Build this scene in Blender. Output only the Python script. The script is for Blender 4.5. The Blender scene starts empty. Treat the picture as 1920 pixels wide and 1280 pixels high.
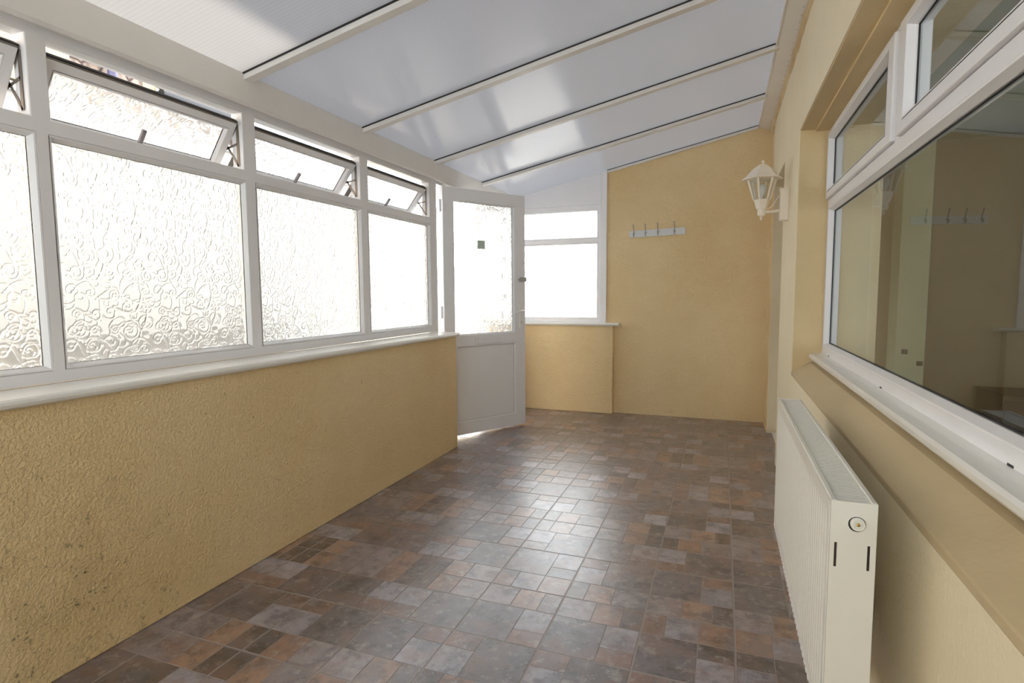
import bpy, bmesh, math, random
import numpy as np
from mathutils import Vector, Matrix
R = math.radians
C = bpy.context.scene.collection
sc = bpy.context.scene
random.seed(7)

# ------------------------------------------------------------------ camera, sky, sun, exposure
CAM = Vector((0, 0, 1.25))
def set_camera():
    yaw, pi, ro = R(20.6113), R(-4.8547), R(-0.3798)
    F = Vector((-math.sin(yaw)*math.cos(pi), math.cos(yaw)*math.cos(pi), math.sin(pi)))
    Rt = Vector((math.cos(yaw), math.sin(yaw), 0)); U = Rt.cross(F)
    R2 = Rt*math.cos(ro) + U*math.sin(ro); U2 = -Rt*math.sin(ro) + U*math.cos(ro)
    M = Matrix((R2, U2, -F)).transposed().to_4x4(); M.translation = CAM
    cd = bpy.data.cameras.new('camera'); cd.sensor_width = 36; cd.lens = 1049.88/1920*36
    cd.clip_start = 0.02; cd.clip_end = 200
    o = bpy.data.objects.new('camera', cd); C.objects.link(o); o.matrix_world = M
    sc.camera = o
set_camera()

SKY_HORIZON = 6.0; SKY_ZENITH = 3.8
w = bpy.data.worlds.new('sky'); sc.world = w; w.use_nodes = True
nt = w.node_tree; nt.nodes.clear()
wo = nt.nodes.new('ShaderNodeOutputWorld'); bg = nt.nodes.new('ShaderNodeBackground')
bg.inputs[0].default_value = (0.90, 0.95, 1.0, 1); bg.inputs[1].default_value = SKY_ZENITH
tcw = nt.nodes.new('ShaderNodeTexCoord'); sx = nt.nodes.new('ShaderNodeSeparateXYZ'); nt.links.new(tcw.outputs['Generated'], sx.inputs[0])
mr = nt.nodes.new('ShaderNodeMapRange'); mr.inputs[1].default_value = 0; mr.inputs[2].default_value = .7
mr.inputs[3].default_value = SKY_HORIZON; mr.inputs[4].default_value = SKY_ZENITH
my = nt.nodes.new('ShaderNodeMapRange'); my.inputs[1].default_value = 0; my.inputs[2].default_value = 1
my.inputs[3].default_value = 1.0; my.inputs[4].default_value = 1.7      # hazy sky brighter towards the far end
nt.links.new(sx.outputs[1], my.inputs[0]); mm_ = nt.nodes.new('ShaderNodeMath'); mm_.operation = 'MULTIPLY'
nt.links.new(sx.outputs[2], mr.inputs[0]); nt.links.new(mr.outputs[0], mm_.inputs[0]); nt.links.new(my.outputs[0], mm_.inputs[1])
nt.links.new(mm_.outputs[0], bg.inputs[1])
nt.links.new(bg.outputs[0], wo.inputs[0])
sd = bpy.data.lights.new('sun', 'SUN'); sd.energy = 30.0; sd.angle = R(0.9); sd.color = (1.0, 0.87, 0.64)
so = bpy.data.objects.new('sun', sd); C.objects.link(so)
so.location = (8, 0, 12)
so.rotation_euler = Vector((1, 0, math.tan(R(50)))).to_track_quat('Z', 'Y').to_euler()

sc.view_settings.view_transform = 'Standard'; sc.view_settings.look = 'None'
sc.view_settings.gamma = 1; sc.view_settings.use_curve_mapping = False
sc.view_settings.exposure = 0.42
sc.cycles.use_denoising = True
sc.cycles.max_bounces = 14; sc.cycles.diffuse_bounces = 6; sc.cycles.glossy_bounces = 5
sc.cycles.transmission_bounces = 12; sc.cycles.transparent_max_bounces = 16
sc.cycles.sample_clamp_indirect = 8

# ------------------------------------------------------------------ materials
def srgb(r, g, b):
    f = lambda c: c/12.92 if c <= .04045 else ((c+.055)/1.055)**2.4
    return (f(r/255), f(g/255), f(b/255), 1)
MATS = {}
def newmat(name):
    m = bpy.data.materials.new(name); m.use_nodes = True; MATS[name] = m
    n = m.node_tree.nodes; l = m.node_tree.links
    p = n['Principled BSDF']
    return m, n, l, p
def texco(n, l, scale=1.0):
    t = n.new('ShaderNodeTexCoord'); mp = n.new('ShaderNodeMapping')
    mp.inputs['Scale'].default_value = (scale,)*3 if not isinstance(scale, tuple) else scale
    l.new(t.outputs['Object'], mp.inputs['Vector']); return mp.outputs[0]
def noise(n, l, v, scale, detail=4, rough=.5):
    t = n.new('ShaderNodeTexNoise'); t.inputs['Scale'].default_value = scale
    t.inputs['Detail'].default_value = detail; t.inputs['Roughness'].default_value = rough
    l.new(v, t.inputs['Vector']); return t.outputs[0]
def ramp(n, l, fac, stops):
    r = n.new('ShaderNodeValToRGB'); e = r.color_ramp.elements
    while len(e) < len(stops): e.new(.5)
    for i, (p, c) in enumerate(stops): e[i].position = p; e[i].color = c
    l.new(fac, r.inputs[0]); return r.outputs[0]
def mix(n, l, fac, a, b, mode='MIX'):
    m = n.new('ShaderNodeMix'); m.data_type = 'RGBA'; m.blend_type = mode
    for s, v in ((m.inputs['Factor'], fac), (m.inputs[6], a), (m.inputs[7], b)):
        if hasattr(v, 'is_output'): l.new(v, s)
        else: s.default_value = v
    return m.outputs[2]
def bump(n, l, h, strength, dist, p):
    b = n.new('ShaderNodeBump'); b.inputs['Strength'].default_value = strength; b.inputs['Distance'].default_value = dist
    l.new(h, b.inputs['Height']); l.new(b.outputs[0], p.inputs['Normal']); return b.outputs[0]
def plain(name, col, rough=.5, metal=0, spec=.5, mottle=.04, bstr=0, bscale=300):
    m, n, l, p = newmat(name)
    v = texco(n, l)
    f = noise(n, l, v, 9, 3)
    c2 = tuple(x*(1-mottle*2) for x in col[:3]) + (1,)
    l.new(mix(n, l, f, col, c2), p.inputs['Base Color'])
    p.inputs['Roughness'].default_value = rough; p.inputs['Metallic'].default_value = metal
    p.inputs['Specular IOR Level'].default_value = spec
    if bstr: bump(n, l, noise(n, l, v, bscale, 3), bstr, .001, p)
    return m
upvc = plain('white_upvc', srgb(238, 237, 240), .32, mottle=.02)
upvc2 = plain('white_upvc_roof', srgb(236, 233, 230), .4, mottle=.03)
sillm = plain('sill_board_white', srgb(238, 236, 231), .28, mottle=.02)
gasket = plain('black_rubber', srgb(38, 36, 38), .6)
gasket2 = plain('grey_seal', srgb(120, 112, 104), .6)
radm = plain('radiator_enamel', srgb(232, 229, 220), .35, mottle=.01)
radd = plain('radiator_dark', srgb(70, 58, 50), .7)
lampm = plain('lamp_cream_white', srgb(244, 234, 218), .4, mottle=.03)
chrome = plain('chrome', srgb(190, 190, 190), .18, 1)
steel = plain('stay_steel', srgb(140, 130, 122), .4, .7)
latchm = plain('latch_grey', srgb(180, 178, 174), .45)
boardm = plain('rack_board', srgb(226, 226, 226), .45)
bulbm = plain('bulb_white', srgb(235, 235, 230), .3)
hand = plain('handle_grey', srgb(130, 127, 132), .35, .3)

def plaster(name, col, dark, bumpd=.010, bsc=80, dirt=True, strength=.55):
    m, n, l, p = newmat(name)
    v = texco(n, l)
    big = noise(n, l, v, 1.3, 5, .6)
    c = mix(n, l, ramp(n, l, big, [(.35, (0, 0, 0, 1)), (.7, (1, 1, 1, 1))]), col, dark)
    if dirt:   # small dark specks and grime of the paint
        sp = noise(n, l, v, 60, 2, .5)
        c = mix(n, l, ramp(n, l, sp, [(.70, (0, 0, 0, 1)), (.78, (.55, .55, .55, 1))]), c, tuple(x*.35 for x in dark[:3])+(1,))
    l.new(c, p.inputs['Base Color'])
    p.inputs['Roughness'].default_value = .75; p.inputs['Specular IOR Level'].default_value = .35
    a = noise(n, l, v, bsc, 3, .55); 
    a2 = ramp(n, l, a, [(.38, (0, 0, 0, 1)), (.62, (1, 1, 1, 1))])
    b = noise(n, l, v, bsc*.3, 2)
    h = mix(n, l, .35, a2, b)
    bump(n, l, h, strength, bumpd, p)
    return m
yellow = plaster('yellow_masonry_paint', srgb(240, 216, 170), srgb(232, 204, 154))
cream = plaster('cream_masonry_paint', srgb(240, 228, 200), srgb(234, 220, 188), .003, 60, False, .4)
tan = plaster('tan_reveal_paint', srgb(224, 202, 158), srgb(214, 190, 146), .003, 60, False, .4)
ledgem = plaster('ledge_paint', srgb(208, 188, 150), srgb(192, 172, 136), .002, 30, False, .3)
greyp = plaster('grey_patch_plaster', srgb(216, 202, 172), srgb(204, 188, 156), .002, 40, False, .3)
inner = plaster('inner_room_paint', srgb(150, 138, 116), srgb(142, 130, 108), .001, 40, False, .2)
innerl = plaster('inner_light_paint', srgb(190, 194, 166), srgb(182, 186, 158), .001, 40, False, .2)
mortar = plaster('mortar_fillet', srgb(226, 204, 164), srgb(196, 166, 122), .006, 30, True, .8)

def mould_wall():
    m = plaster('yellow_paint_with_mould', srgb(240, 216, 170), srgb(232, 204, 154)); n = m.node_tree.nodes; l = m.node_tree.links
    p = n['Principled BSDF']; base = p.inputs['Base Color'].links[0].from_socket
    t = n.new('ShaderNodeTexCoord')
    d = n.new('ShaderNodeVectorMath'); d.operation = 'DISTANCE'; d.inputs[1].default_value = (-2.01, 1.05, .12); l.new(t.outputs['Object'], d.inputs[0])
    area = ramp(n, l, d.outputs['Value'], [(.10, (1, 1, 1, 1)), (.75, (0, 0, 0, 1))])
    cloud = ramp(n, l, noise(n, l, t.outputs['Object'], 6, 6, .7), [(.42, (0, 0, 0, 1)), (.66, (1, 1, 1, 1))])
    sp = ramp(n, l, noise(n, l, t.outputs['Object'], 55, 3, .6), [(.60, (0, 0, 0, 1)), (.67, (1, 1, 1, 1))])
    k1 = n.new('ShaderNodeMath'); k1.operation = 'MULTIPLY'; l.new(area, k1.inputs[0]); l.new(cloud, k1.inputs[1])
    k2 = n.new('ShaderNodeMath'); k2.operation = 'MULTIPLY'; l.new(k1.outputs[0], k2.inputs[0]); l.new(sp, k2.inputs[1])
    k3 = n.new('ShaderNodeMath'); k3.operation = 'MULTIPLY'; l.new(k1.outputs[0], k3.inputs[0]); k3.inputs[1].default_value = .22
    c = mix(n, l, k3.outputs[0], base, srgb(150, 132, 90)); c = mix(n, l, k2.outputs[0], c, srgb(70, 62, 44))
    l.new(c, p.inputs['Base Color']); return m
mouldy = mould_wall()

# opal ribbed polycarbonate: translucent sheet with a soft gloss
def opal():
    m, n, l, p = newmat('opal_ribbed_polycarbonate')
    v = texco(n, l)
    wv = n.new('ShaderNodeTexWave'); wv.bands_direction = 'Y'; wv.inputs['Scale'].default_value = 16.0
    wv.inputs['Distortion'].default_value = 0
    l.new(v, wv.inputs['Vector'])
    col = mix(n, l, wv.outputs[1], (.56, .57, .60, 1), (.50, .51, .54, 1))
    tr = n.new('ShaderNodeBsdfTranslucent'); l.new(col, tr.inputs[0])
    df = n.new('ShaderNodeBsdfDiffuse'); df.inputs[0].default_value = (.78, .79, .84, 1)
    gl = n.new('ShaderNodeBsdfGlossy'); gl.inputs['Roughness'].default_value = .16
    b = n.new('ShaderNodeBump'); b.inputs['Strength'].default_value = .25; b.inputs['Distance'].default_value = .001
    l.new(wv.outputs[1], b.inputs['Height']); l.new(b.outputs[0], gl.inputs['Normal'])
    m1 = n.new('ShaderNodeMixShader'); m1.inputs[0].default_value = .42
    l.new(tr.outputs[0], m1.inputs[1]); l.new(df.outputs[0], m1.inputs[2])
    fr = n.new('ShaderNodeFresnel'); fr.inputs[0].default_value = 1.5
    m2 = n.new('ShaderNodeMixShader'); l.new(fr.outputs[0], m2.inputs[0])
    l.new(m1.outputs[0], m2.inputs[1]); l.new(gl.outputs[0], m2.inputs[2])
    l.new(m2.outputs[0], n['Material Output'].inputs[0]); return m
opalm = opal()

def patglass():
    m, n, l, p = newmat('patterned_glass')
    g = n.new('ShaderNodeBsdfRefraction'); g.inputs['IOR'].default_value = 1.50; g.inputs['Roughness'].default_value = .06
    g.inputs[0].default_value = (.985, .99, .985, 1)
    gg = n.new('ShaderNodeBsdfGlossy'); gg.inputs['Roughness'].default_value = .05
    fr = n.new('ShaderNodeFresnel'); fr.inputs[0].default_value = 1.5
    t = n.new('ShaderNodeBsdfTranslucent'); t.inputs[0].default_value = (.95, .96, .96, 1)
    m0 = n.new('ShaderNodeMixShader'); m0.inputs[0].default_value = .22
    l.new(g.outputs[0], m0.inputs[1]); l.new(t.outputs[0], m0.inputs[2])
    m1 = n.new('ShaderNodeMixShader'); l.new(fr.outputs[0], m1.inputs[0])
    l.new(m0.outputs[0], m1.inputs[1]); l.new(gg.outputs[0], m1.inputs[2])
    l.new(m1.outputs[0], n['Material Output'].inputs[0]); return m
patg = patglass()
def clearglass(name, tint=(.93, .95, .94, 1), ior=1.9):
    m, n, l, p = newmat(name)
    t = n.new('ShaderNodeBsdfTransparent'); t.inputs[0].default_value = tint
    gg = n.new('ShaderNodeBsdfGlossy'); gg.inputs['Roughness'].default_value = .0
    fr = n.new('ShaderNodeFresnel'); fr.inputs[0].default_value = ior
    ge = n.new('ShaderNodeNewGeometry'); iv = n.new('ShaderNodeMath'); iv.operation = 'SUBTRACT'; iv.inputs[0].default_value = 1
    l.new(ge.outputs['Backfacing'], iv.inputs[1]); mu = n.new('ShaderNodeMath'); mu.operation = 'MULTIPLY'
    l.new(fr.outputs[0], mu.inputs[0]); l.new(iv.outputs[0], mu.inputs[1])   # reflect at the entry face of the pane only
    m1 = n.new('ShaderNodeMixShader'); l.new(mu.outputs[0], m1.inputs[0])
    l.new(t.outputs[0], m1.inputs[1]); l.new(gg.outputs[0], m1.inputs[2])
    l.new(m1.outputs[0], n['Material Output'].inputs[0]); return m
clearg = clearglass('clear_double_glazing', (.93, .95, .94, 1), 1.75)
lampg = clearglass('lantern_glass', (.96, .97, .97, 1), 1.5)
stickm = plain('green_frosted_square', srgb(190, 204, 194), .5)

def floormat():
    m, n, l, p = newmat('vinyl_slate_tiles')
    at = n.new('ShaderNodeAttribute'); at.attribute_name = 'tile'
    v = texco(n, l)
    # offset the mottling per tile
    cm = n.new('ShaderNodeVectorMath'); cm.operation = 'SCALE'; cm.inputs[3].default_value = 37
    l.new(at.outputs['Color'], cm.inputs[0])
    ad = n.new('ShaderNodeVectorMath'); ad.operation = 'ADD'; l.new(v, ad.inputs[0]); l.new(cm.outputs[0], ad.inputs[1])
    a = noise(n, l, ad.outputs[0], 13, 9, .72); b = noise(n, l, ad.outputs[0], 7, 6, .65)
    a_ = ramp(n, l, a, [(.41, (.42, .41, .43, 1)), (.50, (.86, .86, .86, 1)), (.58, (1.0, 1.0, 1.0, 1))])
    base = mix(n, l, 1.0, at.outputs['Color'], a_, 'MULTIPLY')
    warm = ramp(n, l, b, [(.49, (0, 0, 0, 1)), (.59, (.5, .5, .5, 1))])
    base = mix(n, l, warm, base, srgb(138, 106, 92))
    cool = ramp(n, l, noise(n, l, ad.outputs[0], 9, 5, .65), [(.50, (0, 0, 0, 1)), (.60, (.45, .45, .45, 1))])
    base = mix(n, l, cool, base, srgb(112, 110, 118))
    pale = ramp(n, l, noise(n, l, ad.outputs[0], 22, 8, .75), [(.53, (0, 0, 0, 1)), (.64, (.6, .6, .6, 1))])
    base = mix(n, l, pale, base, srgb(172, 162, 160))
    l.new(base, p.inputs['Base Color'])
    p.inputs['Roughness'].default_value = .33; p.inputs['Specular IOR Level'].default_value = .8
    p.inputs['Coat Weight'].default_value = 1.0; p.inputs['Coat Roughness'].default_value = .40
    bump(n, l, noise(n, l, v, 45, 4), .28, .002, p)
    return m
floorm = floormat()
grout = plain('vinyl_grout', srgb(160, 150, 146), .4)

def stone():
    m, n, l, p = newmat('rubble_stone')
    v = texco(n, l)
    vo = n.new('ShaderNodeTexVoronoi'); vo.inputs['Scale'].default_value = 5; l.new(v, vo.inputs['Vector'])
    c = ramp(n, l, noise(n, l, v, 12, 4), [(.3, srgb(96, 84, 78)), (.6, srgb(156, 140, 130))])
    ve = n.new('ShaderNodeTexVoronoi'); ve.feature = 'DISTANCE_TO_EDGE'; ve.inputs['Scale'].default_value = 7; l.new(v, ve.inputs['Vector'])
    e = ramp(n, l, ve.outputs[0], [(.03, (1, 1, 1, 1)), (.10, (0, 0, 0, 1))])
    l.new(mix(n, l, e, c, srgb(70, 58, 54)), p.inputs['Base Color']); p.inputs['Roughness'].default_value = .9
    bump(n, l, noise(n, l, v, 14, 4), .8, .02, p); return m
stonem = stone()
render_w = plain('pale_render', srgb(178, 178, 177), .9, mottle=.06)
quoin = plain('quoin_stone', srgb(160, 156, 136), .85)
darkbase = plain('dark_base', srgb(50, 47, 48), .9, mottle=.3)
pathm = plain('concrete_path', srgb(96, 92, 88), .9, mottle=.1)
pipem = plain('blue_grey_pipe', srgb(84, 82, 112), .5)
tilem = plain('roof_tile', srgb(80, 66, 60), .85, mottle=.15)
darkwood = plain('dark_furniture', srgb(48, 40, 36), .6)
brickh = plain('house_render', srgb(222, 208, 176), .9)

# ------------------------------------------------------------------ mesh helpers
def mesh_obj(name, bm, mat, parent=None, loc=(0, 0, 0), bevel=0, smooth=False, seg=2):
    bmesh.ops.recalc_face_normals(bm, faces=bm.faces)
    me = bpy.data.meshes.new(name); bm.to_mesh(me); bm.free()
    for mm in (mat if isinstance(mat, (list, tuple)) else [mat]): me.materials.append(mm)
    if smooth:
        for p_ in me.polygons: p_.use_smooth = True
    o = bpy.data.objects.new(name, me); C.objects.link(o); o.location = loc
    if parent: o.parent = parent
    if bevel:
        b = o.modifiers.new('bevel', 'BEVEL'); b.width = bevel; b.segments = seg; b.limit_method = 'ANGLE'; b.angle_limit = R(40)
        b.harden_normals = True
    return o
def BM(): return bmesh.new()
def box(bm, x0, x1, y0, y1, z0, z1, M=None, mi=0):
    vs = [bm.verts.new((x, y, z)) for x in (x0, x1) for y in (y0, y1) for z in (z0, z1)]
    if M: 
        for v in vs: v.co = M @ v.co
    for f in ((0, 1, 3, 2), (4, 6, 7, 5), (0, 4, 5, 1), (2, 3, 7, 6), (0, 2, 6, 4), (1, 5, 7, 3)):
        fc = bm.faces.new([vs[i] for i in f]); fc.material_index = mi
    return vs
def prism(bm, poly, axis, a0, a1, M=None):
    """extrude a 2-D polygon along axis; poly coords are the other two axes in xyz order"""
    def mk(p_, a):
        c = list(p_); c.insert('xyz'.index(axis), a); v = Vector(c); return bm.verts.new(M @ v if M else v)
    A = [mk(p_, a0) for p_ in poly]; B = [mk(p_, a1) for p_ in poly]
    bm.faces.new(A); bm.faces.new(B[::-1])
    for i in range(len(poly)): j = (i+1) % len(poly); bm.faces.new([A[i], A[j], B[j], B[i]])
def lathe(bm, prof, n=24, M=None, cap=True, rot=0):
    rings = []
    for r, z in prof:
        rings.append([bm.verts.new((M @ Vector((r*math.cos(2*math.pi*i/n+rot), r*math.sin(2*math.pi*i/n+rot), z))) if M else (r*math.cos(2*math.pi*i/n+rot), r*math.sin(2*math.pi*i/n+rot), z)) for i in range(n)])
    for a, b in zip(rings, rings[1:]):
        for i in range(n): bm.faces.new([a[i], a[(i+1) % n], b[(i+1) % n], b[i]])
    if cap: bm.faces.new(rings[0][::-1]); bm.faces.new(rings[-1])
def tube(bm, pts, r, n=10):
    pts = [Vector(p_) for p_ in pts]; rings = []
    for i, p_ in enumerate(pts):
        t = (pts[min(i+1, len(pts)-1)]-pts[max(i-1, 0)]).normalized()
        a = t.orthogonal().normalized() if i == 0 else (prev - t*prev.dot(t)).normalized()
        prev = a; b = t.cross(a); rr = r[i] if isinstance(r, (list, tuple)) else r
        rings.append([bm.verts.new(p_ + (a*math.cos(2*math.pi*k/n)+b*math.sin(2*math.pi*k/n))*rr) for k in range(n)])
    for a, b in zip(rings, rings[1:]):
        for i in range(n): bm.faces.new([a[i], a[(i+1) % n], b[(i+1) % n], b[i]])
    bm.faces.new(rings[0][::-1]); bm.faces.new(rings[-1])
def empty(name, loc=(0, 0, 0), kind=None, label=None, cat=None, group=None):
    o = bpy.data.objects.new(name, None); C.objects.link(o); o.location = loc; o.empty_display_size = .1
    tag(o, kind, label, cat, group); return o
def tag(o, kind=None, label=None, cat=None, group=None):
    if kind: o['kind'] = kind
    if label: o['label'] = label
    if cat: o['category'] = cat
    if group: o['group'] = group
    return o
def struct(name, bm, mat, label=None, cat=None, **k):
    o = mesh_obj(name, bm, mat, **k); return tag(o, 'structure', label, cat)
def frame_bars(bm, rects, outer, d0, d1, P):
    """a flat frame slab with rectangular holes: rects list (u0,u1,v0,v1); P(u,v,w)->world. w from d0 (back) to d1 (front)"""
    us = sorted({outer[0], outer[1], *[r[0] for r in rects], *[r[1] for r in rects]})
    vs = sorted({outer[2], outer[3], *[r[2] for r in rects], *[r[3] for r in rects]})
    cache = {}
    def V(i, j, w):
        k = (i, j, w)
        if k not in cache: cache[k] = bm.verts.new(P(us[i], vs[j], w))
        return cache[k]
    solid = {}
    for i in range(len(us)-1):
        for j in range(len(vs)-1):
            cu = (us[i]+us[i+1])/2; cv = (vs[j]+vs[j+1])/2
            solid[i, j] = not any(r[0] < cu < r[1] and r[2] < cv < r[3] for r in rects)
    for (i, j), s in solid.items():
        if not s: continue
        for w in (d0, d1): bm.faces.new([V(i, j, w), V(i+1, j, w), V(i+1, j+1, w), V(i, j+1, w)])
        for (ni, nj, a, b) in ((i-1, j, (i, j), (i, j+1)), (i+1, j, (i+1, j), (i+1, j+1)), (i, j-1, (i, j), (i+1, j)), (i, j+1, (i, j+1), (i+1, j+1))):
            if not solid.get((ni, nj), False):
                bm.faces.new([V(*a, d0), V(*b, d0), V(*b, d1), V(*a, d1)])
def bead_ring(bm, r, b, dback, dfront, P):
    """sloping glazing bead inside the hole r, b wide, front edge lower than the frame face"""
    u0, u1, v0, v1 = r
    o = [(u0, v0), (u1, v0), (u1, v1), (u0, v1)]; i_ = [(u0+b, v0+b), (u1-b, v0+b), (u1-b, v1-b), (u0+b, v1-b)]
    mid = [(u0+b*.35, v0+b*.35), (u1-b*.35, v0+b*.35), (u1-b*.35, v1-b*.35), (u0+b*.35, v1-b*.35)]
    A = [bm.verts.new(P(u, v, dfront)) for u, v in o]; Bm = [bm.verts.new(P(u, v, dfront-.001)) for u, v in mid]
    B = [bm.verts.new(P(u, v, dback+.006)) for u, v in i_]; D = [bm.verts.new(P(u, v, dback)) for u, v in i_]; E_ = [bm.verts.new(P(u, v, dback)) for u, v in o]
    for k in range(4):
        j = (k+1) % 4
        for X, Y in ((A, Bm), (Bm, B), (B, D), (D, E_)): bm.faces.new([X[k], X[j], Y[j], Y[k]])
def seal_ring(bm, r, wd, w0, w1, P):
    frame_bars(bm, [(r[0]+wd, r[1]-wd, r[2]+wd, r[3]-wd)], r, w0, w1, P)

# ------------------------------------------------------------------ scroll relief of the obscure glass (one repeat, 0.34 m)
TP = .34; NT = 136; ST = TP/NT
def relief_tile():
    rng = np.random.RandomState(11); H = np.zeros((NT, NT))
    def stamp(pts, wd, amp):
        k = int(np.max(wd)*2.6/ST)+2
        for (x, y), w_ in zip(pts, wd*np.ones(len(pts)) if np.isscalar(wd) else wd):
            i0 = int(round(x/ST)); j0 = int(round(y/ST))
            I, J = np.meshgrid(np.arange(i0-k, i0+k+1), np.arange(j0-k, j0+k+1), indexing='ij')
            d2 = (I*ST-x)**2+(J*ST-y)**2
            g = amp*np.exp(-d2/w_**2)
            Im, Jm = I % NT, J % NT
            H[Im, Jm] = np.maximum(H[Im, Jm], g)
    cent = []
    for gi in range(5):
        for gj in range(5):
            cx = (gi+.5+rng.uniform(-.3, .3))*TP/5; cy = (gj+.5+rng.uniform(-.3, .3))*TP/5
            Rm = rng.uniform(.017, .042); turns = rng.uniform(1.0, 2.3); sg = rng.choice([-1, 1]); ph = rng.uniform(0, 6.28)
            t = np.linspace(.12, 1, int(turns*Rm*6.28*.6/.0012))
            r = Rm*t; a = ph+sg*turns*6.28*t
            stamp(np.c_[cx+r*np.cos(a), cy+r*np.sin(a)*rng.uniform(.8, 1.2)], .0024, .0030)
            x, y = cx+r[-1]*math.cos(a[-1]), cy+r[-1]*math.sin(a[-1]); th = a[-1]+sg*1.57   # wandering tail
            P_ = []; kc = sg*rng.uniform(10, 35)
            for q in range(int(rng.uniform(60, 130))):
                x += .0013*math.cos(th); y += .0013*math.sin(th); th += .0013*kc; kc += rng.uniform(-1, 1)*5; kc = max(-60, min(60, kc)); P_.append((x, y))
            stamp(np.array(P_), .0022, .0028)
    for q in range(16):
        x, y, th, kc = rng.uniform(0, TP), rng.uniform(0, TP), rng.uniform(0, 6.28), rng.uniform(-50, 50)
        P_ = []
        for s in range(int(rng.uniform(120, 260))):
            x += .0013*math.cos(th); y += .0013*math.sin(th); th += .0013*kc; kc += rng.uniform(-1, 1)*8; kc = max(-80, min(80, kc)); P_.append((x, y))
        stamp(np.array(P_), .0021, .0026)
    for q in range(5):   # broad leaf strokes
        x, y, th = rng.uniform(0, TP), rng.uniform(0, TP), rng.choice([-.9, 2.2, .9])+rng.uniform(-.2, .2)
        n_ = 60; t = np.linspace(0, 1, n_); P_ = np.c_[x+.085*t*np.cos(th+.4*t), y+.085*t*np.sin(th+.4*t)]
        stamp(P_, .0015+.0045*np.sin(np.pi*t), .0034)
    H += rng.rand(NT, NT)*.00010
    g = rng.rand(NT//8, NT//8); g = np.kron(g, np.ones((8, 8)))
    for _ in range(6): g = (g+np.roll(g, 1, 0)+np.roll(g, -1, 0)+np.roll(g, 1, 1)+np.roll(g, -1, 1))/5
    return H*1.05 + g*.0015
HT = relief_tile()
def pattern_pane(name, u0, u1, v0, v1, P, parent, ofs=(0, 0), th=.006, mat=None, step=ST):
    """a sheet of glass, relief on the outer side; P(u,v,w) -> world"""
    nu = max(2, int(round((u1-u0)/step))); nv = max(2, int(round((v1-v0)/step)))
    U = np.linspace(u0, u1, nu+1); Vv = np.linspace(v0, v1, nv+1)
    iu = np.round((U+ofs[0])/ST).astype(int) % NT; iv = np.round((Vv+ofs[1])/ST).astype(int) % NT
    H = HT[np.ix_(iu, iv)]
    o = Vector(P(0, 0, 0)); eu = Vector(P(1, 0, 0))-o; ev = Vector(P(0, 1, 0))-o; ew = Vector(P(0, 0, 1))-o
    UU, VV = np.meshgrid(U, Vv, indexing='ij')
    def co(Wd): return (np.array(o)[None, None]+UU[..., None]*np.array(eu)+VV[..., None]*np.array(ev)+Wd[..., None]*np.array(ew)).reshape(-1, 3)
    A = co(-th-H); 
    corners = [P(u, v, 0) for u, v in ((u0, v0), (u1, v0), (u1, v1), (u0, v1))]
    verts = np.vstack([A, np.array([tuple(c) for c in corners])])
    i, j = np.meshgrid(np.arange(nu), np.arange(nv), indexing='ij')
    a = (i*(nv+1)+j).ravel(); q = np.c_[a, a+1, a+nv+2, a+nv+1]
    n0 = (nu+1)*(nv+1)
    me = bpy.data.meshes.new(name)
    me.vertices.add(len(verts)); me.vertices.foreach_set('co', verts.ravel())
    faces = np.vstack([q, [[n0, n0+1, n0+2, n0+3]]])
    me.loops.add(faces.size); me.loops.foreach_set('vertex_index', faces.ravel().astype(np.int32))
    me.polygons.add(len(faces)); me.polygons.foreach_set('loop_start', (np.arange(len(faces))*4).astype(np.int32))
    me.polygons.foreach_set('use_smooth', np.ones(len(faces), bool))
    me.update(calc_edges=True); me.validate()
    bm = bmesh.new(); bm.from_mesh(me)
    bm.faces.ensure_lookup_table()
    # orient: relief faces away from the room, flat face towards it
    wn = Vector(ew).normalized()
    if bm.faces[0].normal.dot(wn) > 0: bmesh.ops.reverse_faces(bm, faces=bm.faces[:-1])
    bm.faces.ensure_lookup_table()
    last = bm.faces[len(bm.faces)-1]
    if last.normal.dot(wn) < 0: bmesh.ops.reverse_faces(bm, faces=[last])
    bm.to_mesh(me); bm.free()
    me.materials.append(mat or patg)
    o = bpy.data.objects.new(name, me); C.objects.link(o); o.parent = parent
    return o

# ------------------------------------------------------------------ room dimensions (metres)
XL = -2.012; XW = -2.214; XR = .384; YF = 5.819; YB = -1.6; YLE = 4.068
ZS = .944
XE = -2.13; ZE = 2.293; XT = .28; SL = .2075
roofz = lambda x: ZE + SL*(x-XE)
ZT = 2.772

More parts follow.
